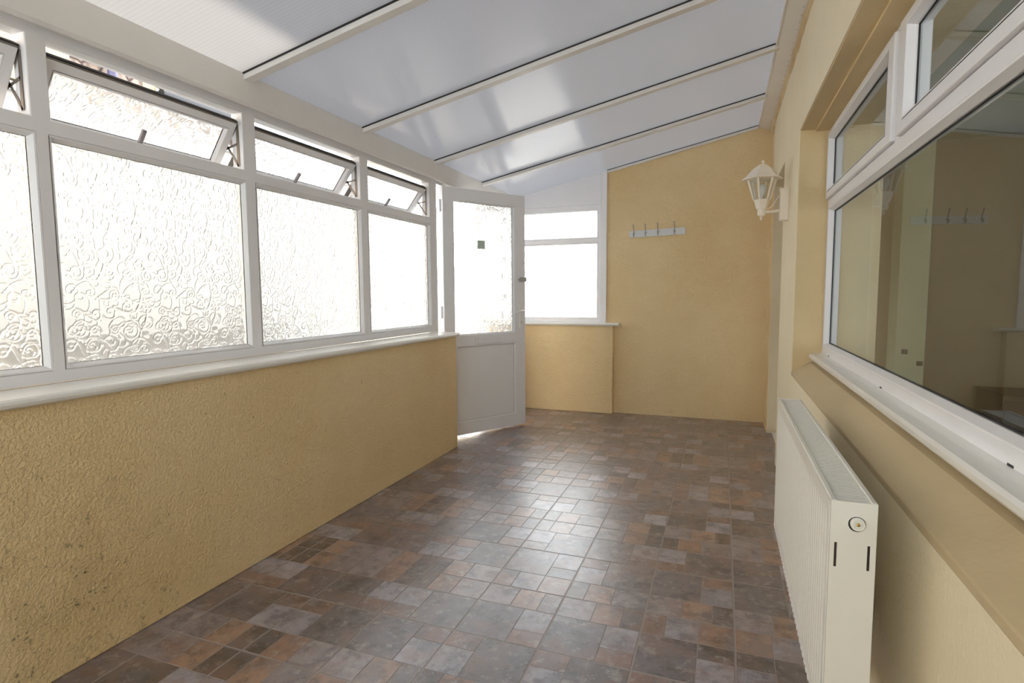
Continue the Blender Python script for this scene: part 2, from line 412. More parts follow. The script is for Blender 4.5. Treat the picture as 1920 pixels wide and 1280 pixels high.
# floor ------------------------------------------------------------
def build_floor():
    bm = BM(); lay = bm.faces.layers.int.new('k')
    rng = random.Random(3)
    cw, ch = .3265, .3655; x_0, y_0 = .0685-cw*8, 2.152-ch*11
    dark = [(112, 101, 104), (106, 96, 98), (116, 104, 110)]; light = [(164, 159, 170), (170, 165, 176), (156, 151, 160)]
    rust = [(138, 104, 92), (144, 110, 96), (130, 100, 90)]; small = [(88, 72, 70), (94, 78, 74)]; orange = [(158, 122, 102), (164, 130, 110)]
    mauve = [(148, 136, 140), (152, 140, 144)]
    faces = []
    def clipt(a0, a1, b0, b1): return max(a0, b0), min(a1, b1)
    def tile(x0, x1, y0, y1, col, g0):
        # floor outline: room, with a doorway pocket at the right and the entrance at the left
        x0_, x1_ = clipt(x0, x1, -2.25, .60); y0_, y1_ = clipt(y0, y1, YB, YF)
        if x1_-x0_ < .004 or y1_-y0_ < .004: return
        s = .0008
        t = [bm.verts.new((x, y, 0)) for x, y in ((x0_+s, y0_+s), (x1_-s, y0_+s), (x1_-s, y1_-s), (x0_+s, y1_-s))]
        b = [bm.verts.new((x, y, -.0012)) for x, y in ((x0_, y0_), (x1_, y0_), (x1_, y1_), (x0_, y1_))]
        f = bm.faces.new(t); faces.append((f, col, 0))
        for k in range(4):
            j = (k+1) % 4; faces.append((bm.faces.new([b[k], b[j], t[j], t[k]]), (128, 116, 110), 1))
    for ci in range(-1, 12):
        for rj in range(-1, 22):
            X = x_0+ci*cw; Y = y_0+rj*ch
            fy = rj % 2; fx = (ci+(rj//2)) % 2 if rng.random() < .7 else rng.randint(0, 1)
            sw = rng.random() < .25
            g = .0022
            L = rng.choice
            # unit layout: big tile low-left, strip along the top, column at the right
            pcs = [(0, .62, 0, .62, L(dark)), (.62, 1, 0, .24, L(rust)), (.62, 1, .24, .62, L(light)),
                   (0, .42, .62, 1, L(mauve)), (.42, .76, .62, 1, L(orange)), (.76, 1, .62, 1, L(small))]
            if sw: pcs = [(0, .62, 0, .62, L(dark)), (.62, 1, 0, .38, L(light)), (.62, 1, .38, .62, L(small)),
                          (0, .26, .62, 1, L(rust)), (.26, .62, .62, 1, L(light)), (.62, 1, .62, 1, L(orange))]
            for (a, b_, c, d, col) in pcs:
                if fx: a, b_ = 1-b_, 1-a
                if fy: c, d = 1-d, 1-c
                e = .0030/cw; m_ = .0010/cw
                a2 = a+(e if a < 1e-6 else m_); b2 = b_-(e if b_ > 1-1e-6 else m_); c2 = c+(e if c < 1e-6 else m_); d2 = d-(e if d > 1-1e-6 else m_)
                j = lambda q: max(0, min(255, q+rng.uniform(-7, 7)))
                jj = rng.uniform(-8, 8)
                tile(X+a2*cw, X+b2*cw, Y+c2*ch, Y+d2*ch, tuple(q+jj for q in col), 0)
    # grout bed
    vs = [bm.verts.new(c) for c in ((-2.25, YB, -.0013), (.6, YB, -.0013), (.6, YF, -.0013), (-2.25, YF, -.0013))]
    faces.append((bm.faces.new(vs), (140, 128, 120), 1))
    box(bm, -2.25, .6, YB, YF, -.05, -.002, mi=1)
    bm.faces.ensure_lookup_table(); bm.faces.index_update()
    cols = {f.index: c for f, c, k in faces}
    for f, c, k in faces: f.material_index = k
    me = bpy.data.meshes.new('floor'); bm.to_mesh(me); bm.free()
    me.materials.append(floorm); me.materials.append(grout)
    at = me.attributes.new('tile', 'FLOAT_COLOR', 'FACE')
    for i in range(len(me.polygons)):
        at.data[i].color = srgb(*[max(0, q) for q in cols.get(i, (130, 118, 110))])
    o = bpy.data.objects.new('floor', me); C.objects.link(o); return tag(o, 'structure')
build_floor()

# left low wall, jamb and far low wall --------------------------------
bm = BM(); box(bm, -2.30, XL, YB, YLE, 0, .915)
struct('wall_left', bm, mouldy, bevel=.006)
bm = BM(); box(bm, -2.30, -2.10, 5.15, YF, -.05, .915)
struct('wall_left_far', bm, yellow)
# far wall: low wall under the window, then the full wall
bm = BM(); box(bm, -2.30, -1.05, 5.732, 5.95, 0, .915)
struct('wall_far_low', bm, yellow, bevel=.006)
bm = BM()
prism(bm, [(-1.14, -.05), (.60, -.05), (.60, 2.95), (.28, roofz(.28)), (-1.14, roofz(-1.14))], 'y', YF, YF+.2)
struct('wall_far', bm, yellow)
# right wall, built in pieces round the doorway and the window recess
bm = BM()
XO = .80
YO = 3.615; ZO = .787; ZOT = 2.158; YN = .11; XB = .478; YD = 4.432
box(bm, XR, XO, YB, YN, 0, 2.83)                # behind the camera
box(bm, XR, XO, YN, YO, 0, ZO-.02)              # under the window
box(bm, XR, XO, YN, YO, ZOT, 2.83)              # over the window
box(bm, XR, XO, YO, YD, 0, 2.83)             # pier
box(bm, XR, XO, YD, 5.40, 2.16, 2.83)        # over the doorway
struct('wall_right', bm, cream)
bm = BM()
box(bm, .390, XO, 5.40, YF, 0, 2.775)
struct('wall_right_far', bm, yellow)
# tinted reveal of window (far jamb and soffit), thin render skins
bm = BM(); box(bm, XR+.004, .60, YO-.003, YO, ZO-.02, ZOT)
box(bm, XR+.006, .60, YN, YO, ZOT-.004, ZOT); box(bm, .465, .60, YN, YO, ZOT-.016, ZOT-.004)
struct('trim_8', bm, tan)
bm = BM(); box(bm, .394, .60, 5.396, 5.40, 0, 2.16); box(bm, XR+.003, .60, YD+.004, 5.396, 2.156, 2.16)
struct('trim_9', bm, greyp)
bm = BM(); prism(bm, [(XR-.001, ZO-.021), (XR-.001, ZO), (XB, .845), (.60, .87), (.60, ZO-.021)], 'y', YN, YO-.002)
struct('trim_10', bm, ledgem, bevel=.004)
# plaster fillet under the roof trim
bm = BM(); n_ = 90; pr = None
rr = random.Random(5)
for i in range(n_+1):
    y = YB+.02+(YF-.02-YB-.02)*i/n_; d = .012+rr.uniform(-.004, .005); h = 2.672+rr.uniform(-.012, .012)
    cur = [bm.verts.new(c) for c in ((XR+.001, y, 2.735), (XR-d, y, 2.735), (XR-d*.9, y, h+.012), (XR+.001, y, h))]
    if pr:
        for k in range(3): bm.faces.new([pr[k], pr[k+1], cur[k+1], cur[k]])
    pr = cur
struct('trim_7', bm, mortar)
# wall behind the camera, with an unseen wide clear window added to brighten the room
bm = BM(); box(bm, -2.30, .8, YB-.15, YB, -.05, .95); box(bm, -2.30, -2.10, YB-.15, YB, .95, 2.26); box(bm, .26, .8, YB-.15, YB, .95, 2.83)
prism(bm, [(-2.10, 2.20), (.26, 2.20), (.26, 2.79), (-2.10, 2.28)], 'y', YB-.15, YB)
struct('wall_back', bm, yellow)
fillwin = empty('fill_window', (-.9, YB-.08, .95), 'structure')
def PB(u, v, w): return (u+.9, -w, v-.95)
bm = BM(); frame_bars(bm, [(-2.04, -1.32, 1.01, 2.14), (-1.26, -.54, 1.01, 2.14), (-.48, .20, 1.01, 2.14)], (-2.10, .26, .95, 2.20), -.03, .03, PB); mesh_obj('window_frame', bm, upvc, fillwin, bevel=.004)
bm = BM()
for a_, b_ in ((-2.05, -1.31), (-1.27, -.53), (-.49, .21)):
    vs = [PB(u, v, w) for u in (a_, b_) for v in (1.0, 2.15) for w in (-.004, .004)]
    vs = [bm.verts.new(q) for q in vs]
    for f in ((0, 1, 3, 2), (4, 6, 7, 5), (0, 4, 5, 1), (2, 3, 7, 6), (0, 2, 6, 4), (1, 5, 7, 3)): bm.faces.new([vs[i] for i in f])
mesh_obj('clear_panes', bm, clearg, fillwin)

# roof -----------------------------------------------------------------
ceil = empty('ceiling', (0, 0, ZE), 'structure')
rafy = [-1.61, -.68, .25, 1.18, 2.11, 3.04, 3.975, 4.905]
ang = math.atan(SL)
def RP(x, y, dz):      # point on the roof underside plus dz
    return Vector((x, y, roofz(x)+dz))
def slab(bm, x0, x1, y0, y1, d0, d1):
    vs = [bm.verts.new(RP(x, y, d)) for x in (x0, x1) for y in (y0, y1) for d in (d0, d1)]
    for f in ((0, 1, 3, 2), (4, 6, 7, 5), (0, 4, 5, 1), (2, 3, 7, 6), (0, 2, 6, 4), (1, 5, 7, 3)): bm.faces.new([vs[i] for i in f])
ends = rafy + [YF+.14]
for a, b in zip(ends, ends[1:]):
    bm = BM(); slab(bm, -2.42, .40, a+.025, b+.025 if b < 5 else b, 0, .016)
    mesh_obj('roof_panel', bm, opalm, ceil).matrix_parent_inverse = Matrix.Translation((0, 0, -ZE))
for y in rafy:
    bm = BM(); slab(bm, -2.17, .30, y, y+.05, -.032, -.0005); slab(bm, -2.40, .40, y+.005, y+.045, .0165, .04)
    o = mesh_obj('rafter', bm, upvc2, ceil, bevel=.004); o.matrix_parent_inverse = Matrix.Translation((0, 0, -ZE))
    bm = BM(); slab(bm, -2.17, .30, y-.006, y-.0002, -.007, -.0005)
    g = mesh_obj('gasket', bm, gasket, o)
# gable edge trim on the far wall, with its gasket
bm = BM(); slab(bm, -1.13, .272, YF-.022, YF, -.030, -.001)
struct('trim_1', bm, upvc2, bevel=.003)
bm = BM(); slab(bm, -1.13, .272, YF-.028, YF-.0225, -.006, -.001); struct('trim_2', bm, gasket)
# wall-plate trim down the right side, with drip edge and rows of screw holes
bm = BM(); prism(bm, [(XT-.006, ZT), (.383, 2.737), (.383, ZT+.03), (XT-.006, ZT+.03)], 'y', YB+.01, YF-.001); box(bm, XT-.010, XT, YB+.01, YF-.001, ZT-.006, ZT+.034)
tr = struct('trim_3', bm, upvc2, bevel=.002)
bm = BM()
for i in range(60):
    y = .3+i*.092
    if y < YF-.1: lathe(bm, [(.0042, -.0008), (.0042, .001)], 8, Matrix.Translation((.365, y, 2.7435)))
mesh_obj('screw_hole', bm, gasket2, tr)['kind'] = 'stuff'
bm = BM(); box(bm, .3785, .3835, YB+.01, YF-.001, 2.733, 2.745); mesh_obj('dark_edge_strip', bm, gasket, tr)  # dark strip along the wall edge of the trim
bm = BM(); box(bm, .405, .80, YB-.1, YF+.15, 2.84, 2.90); struct('trim_11', bm, upvc2)
# eaves fascia above the windows
bm = BM()
prism(bm, [(-2.24, 2.185), (-2.185, 2.185), (-2.168, 2.165), (-2.150, 2.150), (-2.137, 2.150), (XE, 2.160), (XE, roofz(XE)-.0015), (-2.24, roofz(-2.24)-.0015)], 'y', YB, YF-.012)
struct('trim_4', bm, upvc2, bevel=.002)

# ------------------------------------------------------------------ window_1: the long run of lights on the left
def PL(u, v, w): return (XW+w, u, v)
win1 = empty('window_1', (XW, 1.2, ZS), 'structure')
inv1 = Matrix.Translation((-XW, -1.2, -ZS))
def ch(o, inv): o.matrix_parent_inverse = inv; return o
panels = [(-1.50, -.667), (-.573, .26), (.354, 1.2535), (1.330, 2.163), (2.257, 3.109), (3.211, 4.026)]
zT, z2, z3, z4 = 2.133, 1.872, 1.796, 1.008
bd = .017
low = [(a-bd, b+bd, z4-bd, z3+bd) for a, b in panels]
fan = [(a-.006, b+.006, z2-.006, zT+.004) for a, b in panels]
bm = BM(); frame_bars(bm, low+fan, (-1.59, 4.118, ZS, 2.19), -.07, 0, PL)
fr1 = ch(mesh_obj('window_frame', bm, upvc, win1, bevel=.005), inv1)
bm = BM()
for r in low: bead_ring(bm, r, bd, -.024, 0, PL)
ch(mesh_obj('glazing_bead', bm, upvc, win1), inv1)
bm = BM()
for r in low: seal_ring(bm, (r[0]+bd-.001, r[1]-bd+.001, r[2]+bd-.001, r[3]-bd+.001), .0022, -.0262, -.0225, PL)
ch(mesh_obj('glazing_seal', bm, gasket, win1), inv1)
for k, (a, b) in enumerate(panels):
    ch(pattern_pane('patterned_pane', a-.01, b+.01, z4-.01, z3+.01, lambda u, v, w: PL(u, v, w-.026), win1, ofs=(.04+.13*k, 0)), inv1)
# top-hung fanlights, pushed open at the bottom
SW, SH = 0, .262
def make_fanlight(a, b, deg):
    hx, hz = XW-.020, 2.082
    ca, sa = math.cos(R(deg)), math.sin(R(deg))
    def P(u, v, w):    # v runs from 0 at the hinge downwards (negative), w towards the room
        x = hx + v*sa + w*ca; z = hz + v*ca - w*sa
        return (x, u, z)
    y0, y1 = a+.002, b-.002
    H = .262
    e = empty('fanlight_sash'); e.parent = win1; e.matrix_parent_inverse = Matrix.Identity(4); e.location = (hx-XW, (y0+y1)/2-1.2, hz-ZS)
    inv = Matrix.Translation((-hx, -(y0+y1)/2, -hz))
    rail = .046
    hole = (y0+rail-.012, y1-rail+.012, -H+rail-.012, -rail+.012)
    bm = BM(); frame_bars(bm, [hole], (y0, y1, -H, 0), -.052, 0, P); ch(mesh_obj('sash_frame', bm, upvc, e, bevel=.004), inv)
    bm = BM(); bead_ring(bm, hole, .012, -.02, 0, P); ch(mesh_obj('glazing_bead', bm, upvc, e), inv)
    bm = BM(); seal_ring(bm, (hole[0]+.011, hole[1]-.011, hole[2]+.011, hole[3]-.011), .003, -.023, -.019, P); ch(mesh_obj('glazing_seal', bm, gasket, e), inv)
    # dark outer rim with weather seal along the top and sides
    bm = BM()
    def pb(u0, u1, v0, v1, w0, w1):
        vs = [bm.verts.new(P(u, v, w_)) for u in (u0, u1) for v in (v0, v1) for w_ in (w0, w1)]
        for f in ((0, 1, 3, 2), (4, 6, 7, 5), (0, 4, 5, 1), (2, 3, 7, 6), (0, 2, 6, 4), (1, 5, 7, 3)): bm.faces.new([vs[i] for i in f])
    pb(y0, y1, .0005, .010, -.040, -.012); pb(y0-.004, y0-.0005, -H, .01, -.040, -.012); pb(y1+.0005, y1+.004, -H, .01, -.040, -.012)
    ch(mesh_obj('weather_seal', bm, gasket, e), inv)
    bm = BM(); pb(y0, y1, .0005, .006, -.011, -.003); ch(mesh_obj('rebate_strip', bm, gasket2, e), inv)
    pn = pattern_pane('patterned_pane', y0+rail-.003, y1-rail+.003, -H+rail-.003, -rail+.003, lambda u, v, w_: P(u, v, w_-.024), e, ofs=(.2*b, .11)); ch(pn, inv)
    # handle standing on the lower rail
    bm = BM(); yc = (a+b)/2-.02
    def hb(u0, u1, v0, v1, w0, w1):
        vs = [bm.verts.new(P(u, v, w_)) for u in (u0, u1) for v in (v0, v1) for w_ in (w0, w1)]
        for f in ((0, 1, 3, 2), (4, 6, 7, 5), (0, 4, 5, 1), (2, 3, 7, 6), (0, 2, 6, 4), (1, 5, 7, 3)): bm.faces.new([vs[i] for i in f])
    hb(yc-.015, yc+.015, -H+.006, -H+.040, 0, .012); hb(yc-.009, yc+.009, -H+.015, -H+.118, .018, .034); hb(yc-.009, yc+.009, -H+.015, -H+.035, .01, .02)
    ch(mesh_obj('handle', bm, hand, e, bevel=.005, seg=3), inv)
    # friction stays at both ends
    for yy, s in ((y1+.0, -1), (y0, 1)):
        ys = yy-s*.010 if False else yy + (.004 if s < 0 else -.004)
        ys = yy + s*(-.005)
        bm = BM()
        A = Vector(P(ys, -.03, -.030)); Bp = Vector(P(ys, -.16, -.030)); D = Vector((XW-.030, ys, z2+.012)); E2 = Vector((XW-.030, ys, zT-.05)); Mid = (D+Bp)/2
        def bar(p_, q, wdt=.010):
            d = (q-p_).normalized(); nrm = Vector((0, 1, 0)); sd_ = d.cross(nrm)*wdt/2; t_ = nrm*.0013
            vs = [bm.verts.new(p_+i*sd_+j*t_+(-d if i2 == 0 else Vector())*0) for i2 in (0,) for i in (-1, 1) for j in (-1, 1)] + [bm.verts.new(q+i*sd_+j*t_) for i in (-1, 1) for j in (-1, 1)]
            for f in ((0, 1, 3, 2), (4, 6, 7, 5), (0, 4, 5, 1), (2, 3, 7, 6), (0, 2, 6, 4), (1, 5, 7, 3)): bm.faces.new([vs[i] for i in f])
        bar(A, Bp); bar(D, E2, .014); bar(D, P2 if False else Vector(P(ys, -.115, -.03))); bar(Vector((XW-.030, ys, z2+.12)), Bp)
        ch(mesh_obj('friction_stay', bm, steel, e), inv)
    return e
for k, (a, b) in enumerate(panels): make_fanlight(a, b, (33, 33, 31, 34, 38, 38)[k])
# window board
bm = BM(); prism(bm, [(-2.21, ZS-.030), (-1.992, ZS-.030), (-1.984, ZS-.024), (-1.981, ZS-.015), (-1.984, ZS-.006), (-1.992, ZS), (-2.21, ZS)], 'y', YB, YLE+.006)
ch(mesh_obj('window_board', bm, sillm, win1), inv1)

# ------------------------------------------------------------------ door_1: half-glazed leaf swung into the room
d1 = empty('door_1', (-2.189, 4.208, .0), 'structure')
HX, HY = -2.189, 4.208
dth = math.atan2(.526, .85)          # leaf direction from +y towards +x
dd = Vector((math.sin(dth), math.cos(dth), 0)); dn = Vector((math.cos(dth), -math.sin(dth), 0))
def PD(u, v, w):
    p_ = dd*u+dn*w; return (p_.x, p_.y, v)
Dz0, Dz1, Dw = .025, 2.143, .874
gl_ = (.116, .742, .905, 2.030); pn_ = (.128, .747, .146, .791)
bm = BM(); frame_bars(bm, [(gl_[0]-.014, gl_[1]+.014, gl_[2]-.014, gl_[3]+.014), (pn_[0]-.010, pn_[1]+.010, pn_[2]-.010, pn_[3]+.010)], (0, Dw, Dz0, Dz1), -.062, 0, PD)
mesh_obj('door_frame', bm, upvc, d1, bevel=.004)
bm = BM(); bead_ring(bm, (gl_[0]-.014, gl_[1]+.014, gl_[2]-.014, gl_[3]+.014), .014, -.022, 0, PD); bead_ring(bm, (pn_[0]-.010, pn_[1]+.010, pn_[2]-.010, pn_[3]+.010), .010, -.014, 0, PD)
mesh_obj('glazing_bead', bm, upvc, d1)
bm = BM(); seal_ring(bm, (gl_[0]-.001, gl_[1]+.001, gl_[2]-.001, gl_[3]+.001), .0025, -.0245, -.021, PD); mesh_obj('glazing_seal', bm, gasket, d1)
def pbx(bm, P, u0, u1, v0, v1, w0, w1):
    vs = [bm.verts.new(P(u, v, w_)) for u in (u0, u1) for v in (v0, v1) for w_ in (w0, w1)]
    for f in ((0, 1, 3, 2), (4, 6, 7, 5), (0, 4, 5, 1), (2, 3, 7, 6), (0, 2, 6, 4), (1, 5, 7, 3)): bm.faces.new([vs[i] for i in f])
bm = BM(); pbx(bm, PD, pn_[0]-.008, pn_[1]+.008, pn_[2]-.008, pn_[3]+.008, -.045, -.012); mesh_obj('lower_panel', bm, upvc, d1)
bm = BM(); seal_ring(bm, (pn_[0]-.0005, pn_[1]+.0005, pn_[2]-.0005, pn_[3]+.0005), .002, -.0125, -.0105, PD); mesh_obj('panel_seal', bm, gasket2, d1)
pattern_pane('patterned_pane', gl_[0]-.008, gl_[1]+.008, gl_[2]-.008, gl_[3]+.008, lambda u, v, w: PD(u, v, w-.025), d1, ofs=(.05, .2))
bm = BM(); pbx(bm, PD, .361, .438, 1.646, 1.718, -.0245, -.0215); mesh_obj('square_sticker', bm, stickm, d1)['label'] = 'small green square stuck to the glass'
bm = BM(); pbx(bm, PD, .309, .606, .806, .880, 0, .010); lb = mesh_obj('letterbox', bm, upvc, d1, bevel=.004)
bm = BM(); pbx(bm, PD, .325, .590, .818, .868, .010, .015); mesh_obj('letterbox_flap', bm, upvc, lb, bevel=.003)
bm = BM(); pbx(bm, PD, .801, .836, .937, 1.180, 0, .010); hp = mesh_obj('door_handle', bm, sillm, d1, bevel=.004, seg=3)
bm = BM(); tube(bm, [PD(.822, 1.094, .008), PD(.822, 1.094, .045)], .009, 12); tube(bm, [PD(.828, 1.094, .045), PD(.80, 1.092, .050), PD(.745, 1.082, .048), PD(.715, 1.076, .046)], [.009, .009, .0075, .006], 12)
mesh_obj('lever', bm, sillm, hp, smooth=True)
bm = BM(); pbx(bm, PD, .815, .826, .975, .997, .0102, .0125); mesh_obj('key_cylinder', bm, latchm, hp, bevel=.002)
bm = BM(); pbx(bm, PD, .805, .876, 1.362, 1.402, .0, .022); lt = mesh_obj('night_latch', bm, latchm, d1, bevel=.003)
bm = BM(); tube(bm, [PD(.78, 1.380, .012), PD(.806, 1.380, .012)], .0045, 10); mesh_obj('bolt', bm, latchm, lt)
for zc in (1.98, 1.10, .30):
    bm = BM(); tube(bm, [(-.012, -.022, zc-.05), (-.012, -.022, zc+.05)], .0105, 14); pbx(bm, PD, .0, .03, zc-.04, zc+.04, 0, .006)
    mesh_obj('hinge', bm, upvc, d1, bevel=.001)
# frame round the entrance opening
bm = BM(); box(bm, -2.284, XW, 4.118, 4.150, -.03, 2.19); box(bm, -2.284, XW, 5.085, 5.155, -.03, 2.19); box(bm, -2.284, XW, 4.150, 5.085, 2.15, 2.19)
struct('trim_5', bm, upvc, bevel=.003)
bm = BM(); box(bm, -2.32, -2.25, 4.15, 5.085, -.03, .018); struct('trim_6', bm, upvc, bevel=.003)
# fixed light beyond the entrance
def PL2(u, v, w): return (XW+w, u, v)
win4 = empty('window_4', (XW, 5.48, ZS), 'structure'); inv4 = Matrix.Translation((-XW, -5.48, -ZS))
h4 = [(5.215, 5.70, 1.0, 1.775), (5.215, 5.70, 1.84, 2.10)]
bm = BM(); frame_bars(bm, h4, (5.156, 5.77, .92, 2.19), -.07, 0, PL2); ch(mesh_obj('window_frame', bm, upvc, win4, bevel=.004), inv4)
for r in h4: ch(pattern_pane('patterned_pane', r[0]-.004, r[1]+.004, r[2]-.004, r[3]+.004, lambda u, v, w: PL2(u, v, w-.03), win4, ofs=(.3, 0)), inv4)

# ------------------------------------------------------------------ window_2: far end window, panel above, cover strip
win2 = empty('window_2', (-1.7, YF, ZS), 'structure'); inv2 = Matrix.Translation((1.7, -YF, -ZS))
def PF(u, v, w): return (u, YF-w, v)
h2 = [(-2.09, -1.243, 1.003, 1.763), (-2.09, -1.243, 1.838, 2.10)]
hb2 = [(r[0]-.014, r[1]+.014, r[2]-.014, r[3]+.014) for r in h2]
bm = BM(); frame_bars(bm, hb2, (-2.20, -1.19, ZS, 2.165), -.06, .005, PF); ch(mesh_obj('window_frame', bm, upvc, win2, bevel=.004), inv2)
bm = BM()
for r in hb2: bead_ring(bm, r, .014, -.018, .005, PF)
ch(mesh_obj('glazing_bead', bm, upvc, win2), inv2)
for k, r in enumerate(h2): ch(pattern_pane('patterned_pane', r[0]-.006, r[1]+.006, r[2]-.006, r[3]+.006, lambda u, v, w: PF(u, v, w-.022), win2, ofs=(.1, .05+.1*k)), inv2)
bm = BM(); prism(bm, [(-2.20, 2.166), (-1.19, 2.166), (-1.19, roofz(-1.19)-.001), (-2.20, roofz(-2.20)-.001)], 'y', YF+.002, YF+.05)
ch(mesh_obj('infill_panel', bm, upvc, win2), inv2)
bm = BM(); prism(bm, [(-1.196, ZS+.001), (-1.133, ZS+.001), (-1.133, roofz(-1.133)-.002), (-1.196, roofz(-1.196)-.002)], 'y', YF-.030, YF-.001)
box(bm, -1.196, -1.188, YF-.034, YF-.030, 2.10, 2.44)
ch(mesh_obj('cover_strip', bm, upvc, win2, bevel=.004), inv2)
bm = BM(); prism(bm, [(5.700, ZS-.020), (5.694, ZS-.012), (5.700, ZS), (YF, ZS), (YF, ZS-.028), (5.706, ZS-.028)], 'x', -2.20, -.985)
ch(mesh_obj('window_board', bm, sillm, win2), inv2)

# ------------------------------------------------------------------ window_3: house window on the right
X3 = .537
win3 = empty('window_3', (X3, 2.0, .83), 'structure'); inv3 = Matrix.Translation((-X3, -2.0, -.83))
def PR(u, v, w): return (X3-w, u, v)
yA, yE_ = 3.565, .17
ztop = 2.083
lowh = [(yE_, yA, .961, 1.696)]
b3 = .018
# fixed frame
bm = BM(); holes = [(r[0]-b3, r[1]+b3, r[2]-b3, r[3]+b3) for r in lowh]
bigf = [(2.302, 3.600, 1.760, 2.128), (.985, 2.246, 1.760, 2.128), (.125, .930, 1.760, 2.128)]
frame_bars(bm, holes+bigf, (.115, YO-.004, .885, ZOT-.016), -.07, 0, PR); ch(mesh_obj('window_frame', bm, upvc, win3, bevel=.004), inv3)
bm = BM()
for r in holes: bead_ring(bm, r, b3, -.030, 0, PR)
ch(mesh_obj('glazing_bead', bm, upvc, win3), inv3)
bm = BM(); seal_ring(bm, (yE_-.001, yA+.001, .960, 1.697), .004, -.034, -.029, PR); ch(mesh_obj('glazing_seal', bm, gasket, win3), inv3)
bm = BM(); pbx(bm, PR, yE_-.01, yA+.01, .952, 1.705, -.040, -.034); ch(mesh_obj('clear_pane', bm, clearg, win3), inv3)
# opening sashes proud of the frame
for k, (r, o_) in enumerate(zip([(2.392, yA, 1.815, ztop), (1.04, 2.162, 1.815, ztop), (.18, .875, 1.815, ztop)], bigf)):
    e = empty('fanlight_sash'); e.parent = win3; e.location = (0, (r[0]+r[1])/2-2.0, ztop-.83)
    inve = Matrix.Translation((-X3, -(r[0]+r[1])/2, -ztop))
    oo = (o_[0]+.002, o_[1]-.002, o_[2]+.002, o_[3]-.002)
    hh = (r[0]-.014, r[1]+.014, r[2]-.014, r[3]+.014)
    bm = BM(); frame_bars(bm, [hh], oo, -.06, .014, PR); ch(mesh_obj('sash_frame', bm, upvc, e, bevel=.005), inve)
    bm = BM(); bead_ring(bm, hh, .014, -.018, .014, PR); ch(mesh_obj('glazing_bead', bm, upvc, e), inve)
    bm = BM(); seal_ring(bm, (r[0]-.001, r[1]+.001, r[2]-.001, r[3]+.001), .004, -.022, -.017, PR); ch(mesh_obj('glazing_seal', bm, gasket, e), inve)
    bm = BM(); pbx(bm, PR, r[0]-.008, r[1]+.008, r[2]-.008, r[3]+.008, -.028, -.022); ch(mesh_obj('clear_pane', bm, clearg, e), inve)
bm = BM()
for y in (3.38, 2.32, 1.35):
    pbx(bm, PR, y-.012, y+.012, .905, .910, -.001, .0015)
ch(mesh_obj('drain_slot', bm, gasket, win3), inv3)
bm = BM(); prism(bm, [(.472, .876), (.470, .889), (.478, .897), (.510, .900), (.538, .905), (.538, .872), (.478, .868)], 'y', .125, YO-.006)
ch(mesh_obj('window_board', bm, sillm, win3), inv3)

# room seen through that window
bm = BM(); box(bm, .80, 4.2, -.5, 5.60, -.05, 0); struct('floor_inner', bm, plain('inner_carpet', srgb(110, 98, 84), .95))
bm = BM(); box(bm, .80, 4.2, 5.50, 5.60, 0, 2.45); struct('wall_inner_far', bm, inner)
bm = BM(); box(bm, 4.2, 4.3, -.5, 5.60, 0, 2.45); struct('wall_inner_side', bm, inner)
bm = BM(); box(bm, .80, 4.3, -.6, -.5, 0, .9); box(bm, .80, 4.3, -.6, -.5, 1.5, 2.45); struct('wall_inner_back', bm, inner)  # unseen wall, with a slot added to brighten the inner room
bm = BM(); box(bm, .80, 4.3, -.6, 5.60, 2.45, 2.5); struct('ceiling_inner', bm, innerl)
bm = BM(); box(bm, 1.30, 1.50, 5.25, 5.50, 0, 2.45); struct('wall_inner_pier', bm, innerl, bevel=.004)
for x, z in ((1.362, .771), (1.467, .68)):
    bm = BM(); box(bm, x-.020, x+.020, 5.238, 5.25, z-.018, z+.018); o = mesh_obj('wall_socket', bm, darkwood, bevel=.004)
    tag(o, None, ('higher' if z > .7 else 'lower')+' of two small dark sockets on the pale pier behind the big window', 'socket')
bm = BM(); box(bm, 1.90, 2.30, 4.95, 5.40, 0, .50); o = mesh_obj('cabinet_box', bm, darkwood, bevel=.008)
o.name = 'low_cabinet'
tag(o, None, 'dark low cabinet standing in the dim room behind the large window', 'cabinet')
bm = BM(); box(bm, 1.905, 2.295, 4.935, 4.949, .03, .24); box(bm, 1.905, 2.295, 4.935, 4.949, .26, .47); mesh_obj('drawer', bm, darkwood, o, bevel=.003)

# light_stop_door is unseen, added in the right wall's doorway to stop light leaking
d2 = empty('light_stop_door', (.60, 5.16, 0), 'structure')
def P2(u, v, w): return (.0-w, u, v)
bm = BM(); frame_bars(bm, [(-.13, .13, .15, .95), (-.13, .13, 1.1, 1.95)], (-.232, .232, .005, 2.18), -.04, 0, P2); mesh_obj('door_frame', bm, upvc, d2, bevel=.003)
bm = BM(); box(bm, .012, .03, -.14, .14, .14, 1.96); mesh_obj('lower_panel', bm, upvc, d2)
bm = BM(); box(bm, -.165, -.045, -.23, .22, .0, .015); mesh_obj('threshold', bm, sillm, d2, bevel=.003)

